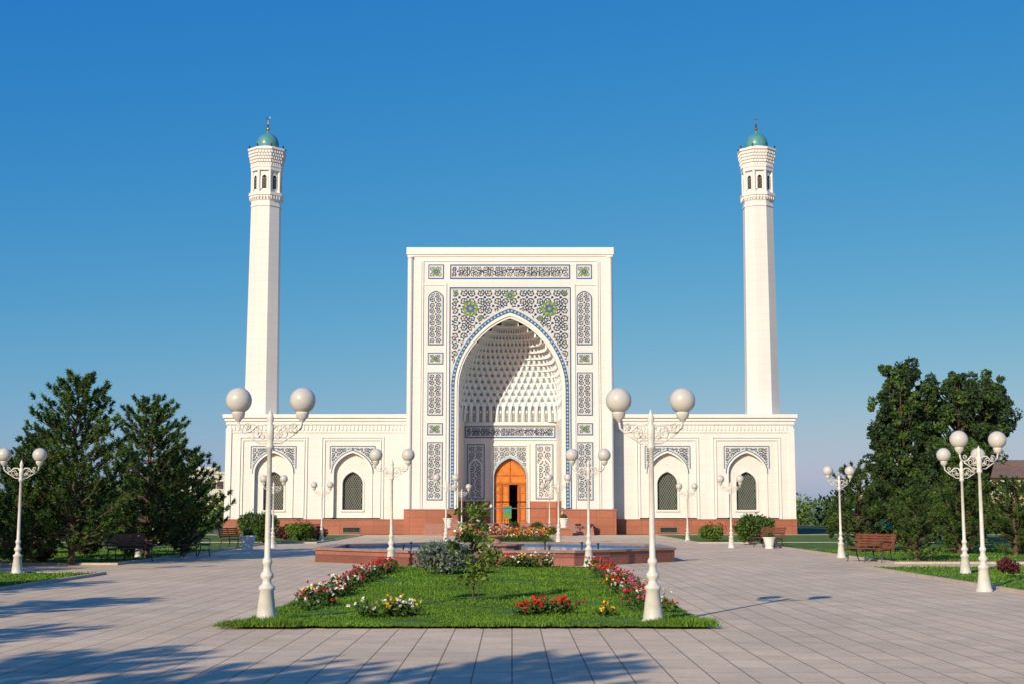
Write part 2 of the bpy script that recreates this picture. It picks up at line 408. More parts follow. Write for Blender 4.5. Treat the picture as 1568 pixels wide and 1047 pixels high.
for s in (-1,1): mb.quad((s*1.3,y+.1,FL),(s*1.3,y+2.2,FL),(s*1.3,y+2.2,5.8),(s*1.3,y+.1,5.8),2)
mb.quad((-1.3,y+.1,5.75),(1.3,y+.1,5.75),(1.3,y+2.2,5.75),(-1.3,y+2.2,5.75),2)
obj('wooden_door',mb.mesh('wooden_door',[M_wood,M_wood2,M_dark]),parent=mosque)

# wings
def wing(s):
    mb=MB(); Y=1.5; XE=20.45; ZT=8.1
    bays=[11.35,17.05]
    def wx(a,b): return (min(s*a,s*b),max(s*a,s*b))
    cur=PW
    for b in bays:
        x0,x1=wx(cur,b-1.8); mb.quad((x0,Y,0),(x1,Y,0),(x1,Y,ZT),(x0,Y,ZT),0)
        x0,x1=wx(b-1.8,b+1.8)
        wall_arch(mb,x0,x1,0,ZT,s*b,1.45,4.35,1.6,1.12,Y,0,.3,1)
        wall_arch(mb,s*b-1.46,s*b+1.46,1.1,6.2,s*b,.72,3.6,.85,1.75,Y+.3,0,.35,1)
        mb.quad((s*b-.8,Y+.62,1.7),(s*b+.8,Y+.62,1.7),(s*b+.8,Y+.62,4.6),(s*b-.8,Y+.62,4.6),3)
        for k in range(-16,17):
            for d in (-1,1):
                pts=[]
                for t in np.linspace(0,3.2,17):
                    x=k*.17+d*(t-1.5)*.6; z=1.6+t
                    if abs(x)<.70 and 1.76<z<3.6+.84*af(x/.72): pts.append((s*b+x,z))
                if len(pts)>1:
                    (xa,za),(xb,zb)=pts[0],pts[-1]
                    mb.quad((xa-.016,Y+.54,za),(xa+.016,Y+.54,za),(xb+.016,Y+.54,zb),(xb-.016,Y+.54,zb),4)
        mb.box(s*b-.85,s*b+.85,Y+.2,Y+.299,1.62,1.74,1)
        A=arch(.84,3.6,1.0,s*b,z0=1.75,n=10);B=arch(.74,3.6,.88,s*b,z0=1.75,n=10); arch_band(mb,A,B,Y+.299,.05,1)
        hw=2.25 if b>15 else 2.05
        for q in (0,.2):
            frame(mb,s*b-hw-.2+q,s*b+hw+.2-q,1.1,6.98-q,.07,Y-.001,.08,1)
        cur=b+1.8
    x0,x1=wx(cur,XE); mb.quad((x0,Y,0),(x1,Y,0),(x1,Y,ZT),(x0,Y,ZT),0)
    x0,x1=wx(XE-.3,XE); mb.box(x0,x1,Y+.001,Y+.8,0,ZT-.01,0)
    x0,x1=wx(PW+.001,XE-.001); mb.box(x0,x1,Y+.8,22,0,ZT-.02,0)
    x0,x1=wx(XE-.35,XE+.06); mb.box(x0,x1,Y-.1,Y-.001,1.1,7.6,1)
    x0,x1=wx(PW+.12,XE+.1); mb.box(x0,x1,Y-.1,Y-.001,0,1.03,2); mb.box(x0,x1,Y-.14,Y-.001,1.032,1.09,5)
    x0,x1=wx(XE+.001,XE+.1); mb.box(x0,x1,Y,22,0,1.03,2)
    x0,x1=wx(PW+.001,XE+.28); mb.box(x0,x1,Y-.30,22.2,8.34,8.60,1)
    x0,x1=wx(PW+.001,XE+.16); mb.box(x0,x1,Y-.18,22.1,8.12,8.34,1)
    x0,x1=wx(PW+.001,XE+.08); mb.box(x0,x1,Y-.09,Y-.001,7.86,8.119,1); mb.box(x0,x1,Y-.06,Y-.001,7.28,7.36,1)
    n=46; w=(XE-PW-.3)/n
    for k in range(n):
        xa=PW+.2+k*w; a,b=wx(xa+w*.18,xa+w*.82); mb.box(a,b,Y-.055,Y-.001,7.52,7.80,1)
        c=(a+b)/2; mb.poly([(a,Y-.055,7.52),(c,Y-.055,7.40),(b,Y-.055,7.52)],1)
    a=s*11.35; mb.box(a-.6,a+.6,Y-.12,Y-.101,.15,.5,3); frame(mb,a-.66,a+.66,.09,.56,.06,Y-.101,.05,5)
    obj('wing_walls',mb.mesh('wing_walls',[M_marble,M_trim,M_plinth,M_glass,M_grill,M_step]),parent=mosque)
    ob=MB()
    for b in bays:
        c=s*b; yy=Y-.001
        a=arch(1.47,4.36,1.62,c,n=14)
        for p,q in zip(a,a[1:]): ob.quad((p[0],yy-.02,max(4.7,p[1])),(q[0],yy-.02,max(4.7,q[1])),(q[0],yy-.02,6.28),(p[0],yy-.02,6.28),0)
        for t in (-1,1):
            x0,x1=sorted((c+t*1.47,c+t*1.6)); ob.quad((x0,yy-.02,4.7),(x1,yy-.02,4.7),(x1,yy-.02,6.28),(x0,yy-.02,6.28),0)
        ins=lambda x,z,c=c:(abs(x-c)<1.52 and 4.78<z<6.2 and z>4.36+1.72*af((x-c)/1.5)+.04)
        scrolls(ob,c-1.6,c+1.6,4.7,6.25,.40,yy-.03,inside=ins,w=.06)
        ob.box(c-1.62,c+1.62,yy-.04,yy,6.28,6.33,4)
        for t in (-1,1): ob.box(c+t*1.62-.025,c+t*1.62+.025,yy-.04,yy,4.7,6.279,4)
        A=arch(1.52,4.36,1.67,c,n=14);B=arch(1.46,4.36,1.61,c,n=14); arch_band(ob,A,B,yy,.05,4)
        A=arch(1.455,4.36,1.605,c,z0=1.2,n=14);B=arch(1.33,4.36,1.46,c,z0=1.2,n=14); arch_band(ob,A,B,yy+.001,.07,5)
        rosette(ob,c,6.12,.10,yy-.06)
    obj('wing_tile_ornament',ob.mesh('wing_tile_ornament',ORN),parent=mosque)
wing(-1); wing(1)
mb=MB(); mb.box(-11,-7.5,8,14,8.601,9.0,0); mb.box(7.5,10.8,9,14,8.601,8.95,0); mb.box(-13,-12,6,8,8.601,8.85,0)
mb.lathe([(4.8,8.6),(4.8,11),(5.0,11.1),(4.9,12.2),(4.3,14),(3.2,15.6),(1.6,16.8),(0.05,17.4)],32,(0,16.5,0),1)
obj('roof_structures',mb.mesh('roof_structures',[M_trim,M_dome],smooth={1}),parent=mosque)

# ================================================================== MINARETS
def minaret_mesh():
    mb=MB(); r8=1/math.cos(math.pi/8); rot=math.pi/8
    def L(p,m=0,seg=8): mb.lathe([(r*r8,z) for r,z in p],seg,(0,0,0),m,rot)
    L([(1.35,0),(1.35,8.4),(1.28,8.6),(1.19,8.7),(1.05,24.9)],0)
    L([(1.10,24.3),(1.10,24.42),(1.06,24.42)],1)
    L([(1.06,24.72),(1.11,24.80),(1.11,24.92),(1.17,24.94),(1.17,25.10),(1.24,25.12),(1.24,25.34),(1.02,25.36)],1)
    for k in range(32):
        a=2*math.pi*(k+.5)/32; am=(a+math.pi/8)%(math.pi/4)-math.pi/8; d=1.18/math.cos(am)
        mb.lathe([(.03,24.82),(.05,24.95),(.05,25.1)],4,(d*math.cos(a),d*math.sin(a),0),1)
    L([(.96,25.3),(.96,27.6)],0)
    for k in range(8):
        a=rot+k*math.pi/4; x,y=1.09*math.cos(a),1.09*math.sin(a)
        mb.lathe([(.13,25.35),(.13,25.45),(.11,25.5),(.11,27.1),(.13,27.15),(.13,27.3)],8,(x,y,0),1)
        b=k*math.pi/4; ca,sa=math.cos(b),math.sin(b)
        def P(u,v,z): return (ca*v-sa*u, sa*v+ca*u, z)
        ap=arch(.17,26.45,.22,0,z0=25.65,n=6)
        mb.poly([P(p[0],.975,p[1]) for p in ap],2)
        A=arch(.29,26.45,.38,0,z0=25.55,n=6); B=ap
        for i in range(len(A)-1):
            mb.quad(P(A[i][0],1.03,A[i][1]),P(A[i+1][0],1.03,A[i+1][1]),P(B[i+1][0],1.03,B[i+1][1]),P(B[i][0],1.03,B[i][1]),1)
            mb.quad(P(A[i][0],.96,A[i][1]),P(A[i+1][0],.96,A[i+1][1]),P(A[i+1][0],1.03,A[i+1][1]),P(A[i][0],1.03,A[i][1]),1)
        for d in (-1,1):
            for k2 in range(0,4):
                z0=25.7+k2*.22; zb=min(26.5,z0+.3)
                if zb>z0+.1: mb.quad(P(-.15*d,.99,z0),P(-.15*d,.99,z0+.03),P(.15*d,.99,zb),P(.15*d,.99,zb-.03),3)
    L([(.96,27.0),(1.13,27.02),(1.13,27.25),(1.17,27.3),(1.17,27.42),(1.1,27.43)],1)
    z=27.42; r=1.13
    for j in range(5):
        L([(r-.03,z),(r,z+.03),(r,z+.2),(r-.02,z+.22)],1,8)
        for k in range(40):
            a=2*math.pi*(k+.5*(j%2))/40
            am=(a+math.pi/8)%(math.pi/4)-math.pi/8; d=(r+.005)/math.cos(am)
            mb.lathe([(.03,z-.0),(.045,z+.12),(.045,z+.2)],4,(d*math.cos(a),d*math.sin(a),0),1)
        z+=.225; r+=.045
    L([(1.34,28.55),(1.38,28.6),(1.38,28.72),(1.34,28.76),(0.9,28.8)],1)
    for k in range(8):
        a=rot+k*math.pi/4; mb.lathe([(.05,28.75),(.05,28.9),(.08,28.93),(.0,29.05)],8,(1.38*math.cos(a),1.38*math.sin(a),0),4)
    mb.lathe([(.92,28.7),(.92,28.9),(.86,28.95)],16,(0,0,0),1)
    dm=[(.84,28.95),(.87,29.1)]+[(.87*math.cos(t)**.9,29.1+1.02*math.sin(t)) for t in np.linspace(.1,1.42,9)]+[(.10,30.2),(.06,30.35)]
    mb.lathe(dm,24,(0,0,0),5)
    mb.lathe([(.06,30.3),(.13,30.42),(.13,30.5),(.04,30.6),(.10,30.72),(.04,30.84),(.02,31.0),(.02,31.2)],10,(0,0,0),6)
    for k in range(10):
        t0=-2.2+k*.44; t1=t0+.44
        mb.tube([(.15*math.sin(t0)*1,0,31.32-.15*math.cos(t0)),(.15*math.sin(t1),0,31.32-.15*math.cos(t1))],.028,5,6)
    return mb.mesh('minaret',[M_marble,M_trim,M_dark,M_grill,M_iron,M_dome,M_goldm],smooth={5})
mm=minaret_mesh()
for x in (-18.58,18.58): obj('minaret',mm,(x,101.2,0))

# ================================================================== GROUND
def sheet(name,x0,x1,y0,y1,z,m,parent=None):
    b=MB(); b.quad((x0,y0,z),(x1,y0,z),(x1,y1,z),(x0,y1,z),0); return obj(name,b.mesh(name,[m]),parent=parent)
sheet('ground',-900,900,-200,1500,-.02,mat('ground_earth',(.09,.11,.04),.95,.3,.05))
M_pave=tiles('paving',(.68,.53,.365),.82,.41,.009,.36,plane='xy',tvar=.06,bigvar=.10,var=.08,rough=.7,stain=.10,spec=.12)
sheet('plaza_pavement',-60,60,-40,96.9,0,M_pave)
M_lawn=mat('lawn',(.07,.145,.018),.95,.4,1.5,bump=.5,bscale=60)
lawns=[(-40,-11,29,37),(-40,-12.5,43.5,72),(-40,-10.3,72.0,94.5),(10.6,40,27,41),(12.4,40,44.5,72),(9.8,40,72,94.5),(-4.0,2.85,20.15,41)]
def kerb(mb,x0,x1,y0,y1):
    t=.12
    mb.box(x0-t,x1+t,y0-t,y0,.001,.07); mb.box(x0-t,x1+t,y1,y1+t,.001,.07); mb.box(x0-t,x0,y0,y1,.001,.07); mb.box(x1,x1+t,y0,y1,.001,.07)
kb=MB(); lb=MB()
for l in lawns:
    if not (l[0]>-5 and l[1]<5): kerb(kb,*l)
    lb.quad((l[0],l[2],.045),(l[1],l[2],.045),(l[1],l[3],.045),(l[0],l[3],.045))
obj('lawn_kerb',kb.mesh('lawn_kerb',[M_kerb])); obj('lawn',lb.mesh('lawn',[M_lawn]))
gb=MB()
def blades(x0,x1,y0,y1,n,h,w):
    c=np.stack([rng.uniform(x0,x1,n),rng.uniform(y0,y1,n),np.full(n,.04)],1); a=rng.uniform(0,2*np.pi,n); s=rng.uniform(.5,1.3,n)
    s*=.7+.5*np.sin(c[:,0]*2.1+np.sin(c[:,1]*1.3)*2)*np.sin(c[:,1]*.9+c[:,0])**2
    d=np.stack([np.cos(a),np.sin(a),np.zeros(n)],1)*w; t=np.stack([rng.normal(0,.45,n)*h,rng.normal(0,.45,n)*h,h*s],1)
    gb.addnp(np.stack([c-d,c+d,c+t],1))
blades(-4.05,2.9,20.08,24,26000,.055,.012); blades(-4.05,2.9,24,31,30000,.055,.014); blades(-4.05,2.9,31,41.1,26000,.06,.018)
blades(-4.3,-3.1,19.95,20.7,1800,.12,.010); blades(2.0,3.0,19.98,20.8,1200,.10,.010)
for k in range(60):
    x=rng.uniform(-4.1,2.9); blades(x,x+rng.uniform(.05,.3),20.0,20.3,25,rng.uniform(.05,.10),.009)
blades(-15,-11,29,37,8000,.07,.02); blades(-20,-12.5,43.5,60,9000,.08,.025); blades(10.6,16,27,41,12000,.07,.02); blades(12.4,22,44.5,60,9000,.08,.025)
obj('lawn_grass',gb.mesh('lawn_grass',[M_grassb]))

# ================================================================== FOLIAGE
def quads(c,size,el=1.5):
    n=len(c); a=rng.normal(size=(n,3)); a/=np.linalg.norm(a,axis=1)[:,None]; b=np.cross(a,rng.normal(size=(n,3))); b/=np.linalg.norm(b,axis=1)[:,None]
    s=(size*rng.uniform(.6,1.3,n))[:,None]; return np.stack([c+a*s*el,c+b*s*.7,c-a*s*el,c-b*s*.7],1)
def ball(n,r):
    v=rng.normal(size=(n,3)); v/=np.linalg.norm(v,axis=1)[:,None]; return v*(rng.uniform(.35,1,n)**.6)[:,None]*r
def pine(h,r,nb=85,seed=1,per=50):
    mb=MB(); rd=random.Random(seed)
    tp=[(0,0,0)]
    for k in range(1,8): tp.append((rd.uniform(-.05,.05),rd.uniform(-.05,.05),h*.96*k/7))
    mb.tube(tp,[.10*(1-k/7.6)+.012 for k in range(8)],8,0)
    for i in range(nb):
        t=.06+.92*(i/nb)**.92; t=round(t*13)/13+rd.uniform(-.012,.012) if rd.random()<.8 else t
        t=min(.975,max(.05,t)); z=h*t; az=i*2.4+rd.uniform(-.5,.5)
        prof=min(1,(t+.08)*3.2)*(1-t)**.66*1.18
        Lh=r*prof*rd.uniform(.6,1.22)+.10; up=rd.uniform(.10,.45)+.5*t
        e=Vector((math.cos(az)*Lh,math.sin(az)*Lh,z+Lh*up)); s=Vector((0,0,z)); mid=(s+e)/2+Vector((0,0,-.10*Lh))
        mb.tube([s,mid,e],[.03*(1-t)+.012,.02*(1-t)+.008,.006],5,0)
        nc=max(2,int(Lh/.20))
        for k in range(nc):
            q=(k+1)/nc
            if q<.28: continue
            p=s.lerp(mid,q*2) if q<.5 else mid.lerp(e,q*2-1)
            side=rd.uniform(-.32,.32)*Lh*.8*(1.25-q); p=p+Vector((-math.sin(az)*side,math.cos(az)*side,rd.uniform(-.05,.12)))
            d0=np.array([math.cos(az)*.55,math.sin(az)*.55,.75])
            ax=rng.uniform(0,.20,(per,1)); c=np.array(p)[None,:]+d0*ax+rng.normal(0,.012,(per,3))
            d=rng.normal(size=(per,3)); d/=np.linalg.norm(d,axis=1)[:,None]; d+=d0*.8; d/=np.linalg.norm(d,axis=1)[:,None]
            ln=rng.uniform(.10,.17,per)[:,None]; sd=np.cross(d,rng.normal(size=(per,3))); sd/=np.linalg.norm(sd,axis=1)[:,None]; sd*=.022
            mb.addnp(np.stack([c-sd,c+sd,c+d*ln+sd*.3],1),1 if rd.random()<.58 else 2)
    return mb.mesh('pine_tree',[M_bark,M_pine,M_pine2])
P=[pine(5.8,1.9,175,1),pine(5.3,1.95,175,5),pine(3.1,1.25,90,9,45)]
for k,x,y,s,rz in [(0,-13.8,43.3,1.0,0),(1,-12.9,48.8,1.02,1),(1,-16.2,47,.8,2),(2,-15.3,42.6,1.0,2),(2,-12.9,54.5,1.2,0),(2,-14.6,54.5,1.0,0),(2,-12.2,51,.6,3),(2,-16.4,39.8,.9,3),
    (2,14.1,56,1.05,1),(2,13.5,46,.72,2),(2,17.2,53,1.0,4),(2,18.8,51.5,.85,5),(2,15.7,58,.8,5),(0,25.2,62,.6,5),(0,20.0,60,.6,2)]:
    obj('pine_tree',P[k],(x,y,.04),rotz=rz,scale=s)
for k,x,y,s,rz in [(0,-7.2,1.4,1.3,0),(1,-9.6,1.6,1.3,1),(0,-12.2,2.2,1.3,2),(1,-13.2,8.2,1.15,2),(0,-14.4,14.0,1.15,3),(1,-16.6,21,1.15,3),(1,-20,29,1.15,1),(0,-21,35,1.1,4)]:
    obj('pine_tree',P[k],(x,y,0),rotz=rz,scale=s)

def broad(h,rx,zc,rz,nclump,per,leaf,seed,ms=(1,2),lean=0,ry=None):
    rd=random.Random(seed); mb=MB(); ry=ry or rx
    mb.tube([(0,0,0),(.05,0,h*.25),(lean*.5,.05,h*.55),(lean,0,h*.85)],[.022*h,.018*h,.012*h,.004*h],8,0)
    for i in range(nclump):
        u=np.array([rd.gauss(0,1) for _ in range(3)]); u/=np.linalg.norm(u); q=rd.uniform(.35,1.0)**.5*rd.uniform(.82,1.2)
        c=np.array([u[0]*rx*q+lean*.7,u[1]*ry*q,zc+u[2]*rz*q])
        if i%3==0:
            zb=max(h*.15,c[2]-.35*h*rd.uniform(.4,1)); mb.tube([(lean*.4,0,zb),((c[0]+lean*.4)/2,c[1]/2,(zb+c[2])/2+.1),tuple(c)],[.008*h,.005*h,.002*h],5,0)
        rr=rd.uniform(.22,.46)*rx**.4*.62
        mb.addnp(quads(c+ball(per,rr)*np.array([1,1,1.0]),leaf),rd.choice(ms))
    return mb.mesh('tree',[M_bark,M_leaf,M_leafd,M_leafy])
obj('elm_tree',broad(9.2,1.6,5.0,4.0,360,80,.072,3,(1,2,2)),(19.7,69,0))
obj('elm_tree',broad(9.1,2.3,6.1,2.7,260,80,.072,4,(1,2,2),.4),(22.7,70,0))
obj('elm_tree',broad(9.2,1.5,6.9,2.0,140,75,.072,6,(2,2,1),.5),(24.6,72,0))
obj('elm_tree',broad(6,1.9,3.0,2.5,130,80,.08,8,(1,2)),(21.5,67,0))
T=[broad(3.6,1.3,2.1,1.4,60,60,.08,11,(1,3)),broad(4.2,1.5,2.5,1.7,70,60,.085,12,(1,2)),broad(2.6,.45,1.35,1.25,40,60,.06,13,(2,1))]
for k,x,y,s in [(0,-23,84,.9),(1,-27.5,90,1.0),(0,-20.5,80,.8),(0,23,84,1.0),(1,27,88,.9),(0,36,86,.9),(1,29,72,.75),(1,24.8,80,.95),(0,33,78,.8),(0,20.8,66,.85),(0,-19.5,66,.9)]:
    obj('deciduous_tree',T[k],(x,y,0),rotz=x,scale=s)
for x,y,s in [(21.3,90,1.0),(22.4,86,.9),(19.2,76,.75),(-21.8,86,1.0),(-18.5,75,.8),(18.5,80,.7)]: obj('thuja_tree',T[2],(x,y,0),scale=s)
mb=MB()
for i in range(420):
    x=rng.choice([-1,1])*rng.uniform(27,75); y=rng.uniform(108,150); h=rng.uniform(1.8,4.4)*(.75+.45*math.sin(x*.4)**2)
    if .33<x/y<.40: h=min(h,2.3)
    c=np.array([x,y,h*.5]); mb.addnp(quads(c+ball(110,1.0)*np.array([1.8,1.6,h*.52]),.17),int(rng.integers(0,3)))
obj('distant_trees',mb.mesh('distant_trees',[M_leaf,M_leafd,M_leafy]))

def bush(r,h,n,leaf,m,name,blooms=None,nb=0,bs=.05):
    mb=MB(); K=max(5,int(n/60))
    for i in range(K):
        u=ball(1,1)[0]; c=np.array([u[0]*r*.75,u[1]*r*.75,h*.5+u[2]*h*.33]); mb.addnp(quads(c+ball(60,1)*np.array([r*.35,r*.35,h*.22]),leaf),0)
        mb.tube([(0,0,0),(c[0]*.5,c[1]*.5,c[2]*.6),tuple(c)],[.02,.015,.006],4,1)
    if blooms:
        for i in range(nb):
            u=ball(1,1)[0]; u=u/np.linalg.norm(u); c=np.array([u[0]*r*1.0,u[1]*r*1.0,h*.55+abs(u[2])*h*.42])
            mb.addnp(quads(c+ball(9,bs*.7),bs*.7,1.0),2+int(rng.integers(len(blooms))))
    return mb.mesh(name,[m,M_bark]+(blooms or []))
obj('lavender_bush',bush(.95,.9,4200,.04,M_silver,'lavender_bush'),(-1.75,36.2,.04),scale=(1,.8,1))
B1=bush(.9,1.7,2600,.06,M_leaf,'shrub'); B2=bush(.9,1.2,1800,.06,M_leafy,'flower_shrub',[M_pink,M_red],20,.05); B3=bush(.7,.9,1500,.05,M_purple,'purple_shrub')
for b,n,x,y,s in [(B1,'shrub',-12.6,70,1.0),(B1,'shrub',-13.6,72,1.0),(B2,'flower_shrub',-11.7,76,1.0),(B3,'purple_shrub',-12.8,78,1.0),(B3,'purple_shrub',-11.0,78,.9),(B1,'shrub',11.9,69,.95),(B2,'flower_shrub',10.9,75,.9),(B1,'shrub',13.2,73,.9),
    (B3,'purple_shrub',-15.2,44.5,.8),(B2,'flower_shrub',-16.2,45,.8),(B1,'shrub',-13.9,50,.6),(B1,'shrub',-15.6,50.5,.8),(B3,'purple_shrub',13.1,36.5,.5),(B1,'shrub',16,60,.7),(B1,'shrub',18.5,57,.9),(B1,'shrub',-17,60,1.0),(B1,'shrub',20.2,54,.8),
    (B3,'purple_shrub',-2.4,88,.9),(B1,'shrub',-2.0,85,.55),(B1,'shrub',1.6,88,.6),(B2,'flower_shrub',2.2,86,.7),(B1,'shrub',.1,89,.6),(B2,'flower_shrub',.6,82,.6),(B3,'purple_shrub',.9,90,.7),(B2,'flower_shrub',-1.2,80,.6)]:
    obj(n,b,(x,y,.04),rotz=x*3,scale=s)
mb=MB(); rd=random.Random(2)
mb.tube([(0,0,0),(.03,0,.5),(-.02,0,1.0),(.0,0,1.6)],[.02,.017,.013,.005],6,1)
mb.tube([(.1,.05,0),(.12,0,.35),(.22,0,.75)],[.012,.01,.004],5,1)
for i in range(46):
    z=rd.uniform(.35,1.75); a=rd.uniform(0,6.3); q=rd.uniform(.1,.42)*(1.15-abs(z-.85)*.6); c=np.array([math.cos(a)*q,math.sin(a)*q,z])
    mb.tube([(0,0,z-.15),tuple(c)],[.007,.003],4,1); mb.addnp(quads(c+ball(24,.12),.034),0)
for i in range(18):
    z=rd.uniform(.9,1.8); a=rd.uniform(0,6.3); q=.32; c=np.array([math.cos(a)*q,math.sin(a)*q,z]); mb.addnp(quads(c+ball(8,.03),.028,1.0),2)
obj('rose_sapling',mb.mesh('rose_sapling',[M_leafy,M_bark,M_whitep]),(-.72,25.3,.04))

def flowerbed(name,pts,cols,hh=.28,nl=45,nbm=7,bs=.045):
    mb=MB()
    for (x,y,w) in pts:
        h=hh*rng.uniform(.6,1.3); mb.addnp(quads(np.array([x,y,h*.5+.04])+ball(nl,1)*np.array([.15,.15,h*.5]),.032),0)
        ci=rng.choice(len(cols),p=w)
        for k in range(nbm):
            c=np.array([x+rng.normal(0,.1),y+rng.normal(0,.1),h*rng.uniform(.75,1.15)+.04]); mb.addnp(quads(c+ball(6,bs*.5),bs*.62,1.0),1+ci)
    return obj(name,mb.mesh(name,[M_leaf]+cols))
C4=[M_red,M_pink,M_whitep,M_yellow]
def row(x0,y0,x1,y1,n,sp,wf):
    o=[]
    for k in range(n):
        t=rng.uniform(0,1); o.append((x0+(x1-x0)*t+rng.normal(0,sp),y0+(y1-y0)*t,wf(t)))
    return o
wl=lambda t:[.62,.25,.10,.03] if t>.45 else [.22,.3,.40,.08]
flowerbed('flower_bed',row(-3.45,22.6,-3.6,40.6,125,.13,wl),C4,.26,55,4,.04)
flowerbed('flower_bed',row(2.35,22.3,2.45,40.6,125,.13,wl),C4,.26,55,4,.04)
flowerbed('flower_bed',row(-2.3,21.4,-1.5,21.9,12,.05,lambda t:[0,0,.7,.3]),C4,.26,45,5,.04)
flowerbed('flower_bed',row(-.1,21.7,.9,22.1,17,.05,lambda t:[.95,.05,0,0]),C4,.24,35,5,.036)
flowerbed('flower_bed',row(1.35,21.8,1.6,22.0,4,.04,lambda t:[0,0,0,1]),C4,.16,20,3)
flowerbed('flower_bed',row(.0,40,1.1,40.6,30,.1,lambda t:[.0,.1,.4,.5]),C4,.34,50,3)
flowerbed('flower_bed',row(-.9,40.2,0,40.6,16,.1,lambda t:[.8,.1,.1,0]),C4,.3,45,3)
flowerbed('flower_bed',[(rng.uniform(-3,2.2),rng.uniform(72,90),[.45,.15,.1,.3]) for _ in range(380)],C4,.5,55,4,.06)
bb=MB(); kerb(bb,-3.1,2.3,71.5,90.5); bb.quad((-3.1,71.5,.05),(2.3,71.5,.05),(2.3,90.5,.05),(-3.1,90.5,.05),1)
obj('flower_bed_kerb',bb.mesh('flower_bed_kerb',[M_kerb,M_lawn]))

# ================================================================== FOUNTAIN
mb=MB(); r8=1/math.cos(math.pi/8); ro=6.0; rt=math.pi/8
mb.lathe([(ro*r8,0),(ro*r8,.40)],8,(0,0,0),0,rt); mb.f.pop(); mb.m.pop()
i0=[(ro+.06,.40),(ro+.06,.47),(ro-.5,.47),(ro-.5,.40)]
mb.lathe([(a*r8,z) for a,z in i0],8,(0,0,0),1,rt); mb.f.pop(); mb.m.pop()
mb.lathe([((ro-.5)*r8,.40),((ro-.5)*r8,.1)],8,(0,0,0),2,rt); mb.f.pop(); mb.m.pop()
mb.poly([((ro-.49)*r8*math.cos(rt+k*math.pi/4),(ro-.49)*r8*math.sin(rt+k*math.pi/4),.34) for k in range(8)],3)
for k in range(12):
    a=k*math.pi/6; mb.lathe([(.03,.3),(.03,.5),(.05,.51),(.05,.56)],8,(3.6*math.cos(a),3.6*math.sin(a),0),4)
mb.lathe([(.9,.2),(.9,.45),(1.0,.48),(1.0,.54),(.2,.56),(.12,.7),(.3,.8),(.3,.83)],16,(0,0,0),1)
M_water=mat('water',(.03,.10,.16),.06,.2,2,bump=.25,bscale=8)
obj('fountain_basin',mb.mesh('fountain_basin',[M_basin,M_cap,M_tileb,M_water,M_iron]),(-.57,48.6,0))

# ================================================================== STREET LAMPS
def lamp_mesh():
    mb=MB()
    mb.lathe([(.18,0),(.18,.05),(.155,.08),(.145,.16),(.105,.50),(.125,.52),(.125,.56),(.075,.60),(.062,.66),(.10,.70),(.10,.75),(.062,.79),(.055,.88),(.075,.91),(.075,.95),(.048,1.0),(.036,2.62),(.065,2.64),(.065,2.68),(.042,2.72),(.06,2.78),(.06,2.98),(.034,3.02),(.055,3.08),(.045,3.14),(.02,3.2),(.001,3.25)],16,(0,0,0),0)
    for s in (-1,1):
        P=[(.03,2.92),(.10,3.0),(.2,3.0),(.3,2.9),(.40,2.88),(.47,2.95),(.49,3.08)]
        mb.tube([(s*x,0,z) for x,z in P],.02,6,0)
        Q=[(.05,2.72),(.16,2.72),(.28,2.80),(.38,2.86)]; mb.tube([(s*x,0,z) for x,z in Q],.014,6,0)
        for cx,cz,r,d,st in ((.21,2.87,.09,1,1.5),(.36,2.98,.06,-1,-1.5),(.12,2.82,.05,1,0)):
            sp=[(s*(cx+r*(1-.7*t)*math.cos(st+d*t*9)),0,cz+r*(1-.7*t)*math.sin(st+d*t*9)) for t in np.linspace(0,1,16)]
            mb.tube(sp,.011,5,0)
        mb.lathe([(.02,3.04),(.05,3.08),(.09,3.12),(.10,3.17),(.105,3.19),(.09,3.2)],14,(s*.49,0,0),0)
        g=[(.200*math.sin(t),3.375-.200*math.cos(t)) for t in np.linspace(.35,3.05,14)]
        mb.lathe(g,22,(s*.49,0,0),1)
    return mb.mesh('street_lamp',[M_lamp,M_globe],smooth={0,1})
LM=lamp_mesh()
for x,y,h,rz in [(-3.70,20.9,1,.0),(2.13,20.95,1.0,.0),(-3.65,41.7,1,0),(2.32,41.7,1,0),(-3.38,70.5,1,0),(2.38,70.5,1,0),(-3.35,91.6,.97,.3),(2.5,91.6,.97,-.3),
    (-13.1,36.6,.94,.1),(9.99,29.3,.95,.25),(12.0,36.6,.94,0),(11.97,50.2,.93,.3),(10.05,63.2,.93,0),(9.77,76.7,.9,.1),(-10.6,76.7,.92,0),(-10.97,63.2,.93,.1),(-13.4,49.5,.86,.9),
    (-21.5,92,.9,0),(-26,100,.9,0),(25,100,.9,0),(26.5,96,.95,.3),(28,90,.95,0),(33,100,.95,0),(23.3,90,.8,0)]:
    obj('street_lamp',LM,(x,y,0),rotz=rz,scale=h)

# ================================================================== BENCHES, PLANTERS, SIGNS
mb=MB(); W=1.7
for k in range(5): mb.box(-W/2,W/2,-.22+k*.095,-.145+k*.095,.43,.46,0)
for k in range(5):
    z=.52+k*.085; y=.24+k*.028; mb.box(-W/2,W/2,y,y+.03,z,z+.065,0)
for x in (-.72,0,.72):
    mb.tube([(x,-.26,0),(x,-.2,.2),(x,-.22,.41),(x,.2,.41),(x,.27,.55),(x,.40,.95)],.022,6,1)
    mb.tube([(x,.34,0),(x,.22,.2),(x,.2,.41)],.022,6,1)
    if x: mb.tube([(x,-.22,.42),(x,-.26,.62),(x,-.1,.66),(x,.27,.66)],.018,6,1)
BM=mb.mesh('park_bench',[M_slat,M_iron])
for x,y,r in [(-12.75,46.1,R(52)),(-11.9,51.3,R(62)),(11.9,46.0,R(-55)),(11.8,63.6,R(-60)),(-11.9,80.5,R(15)),(-12.5,62,R(70))]: obj('park_bench',BM,(x,y,.0),rotz=r)
mb=MB()
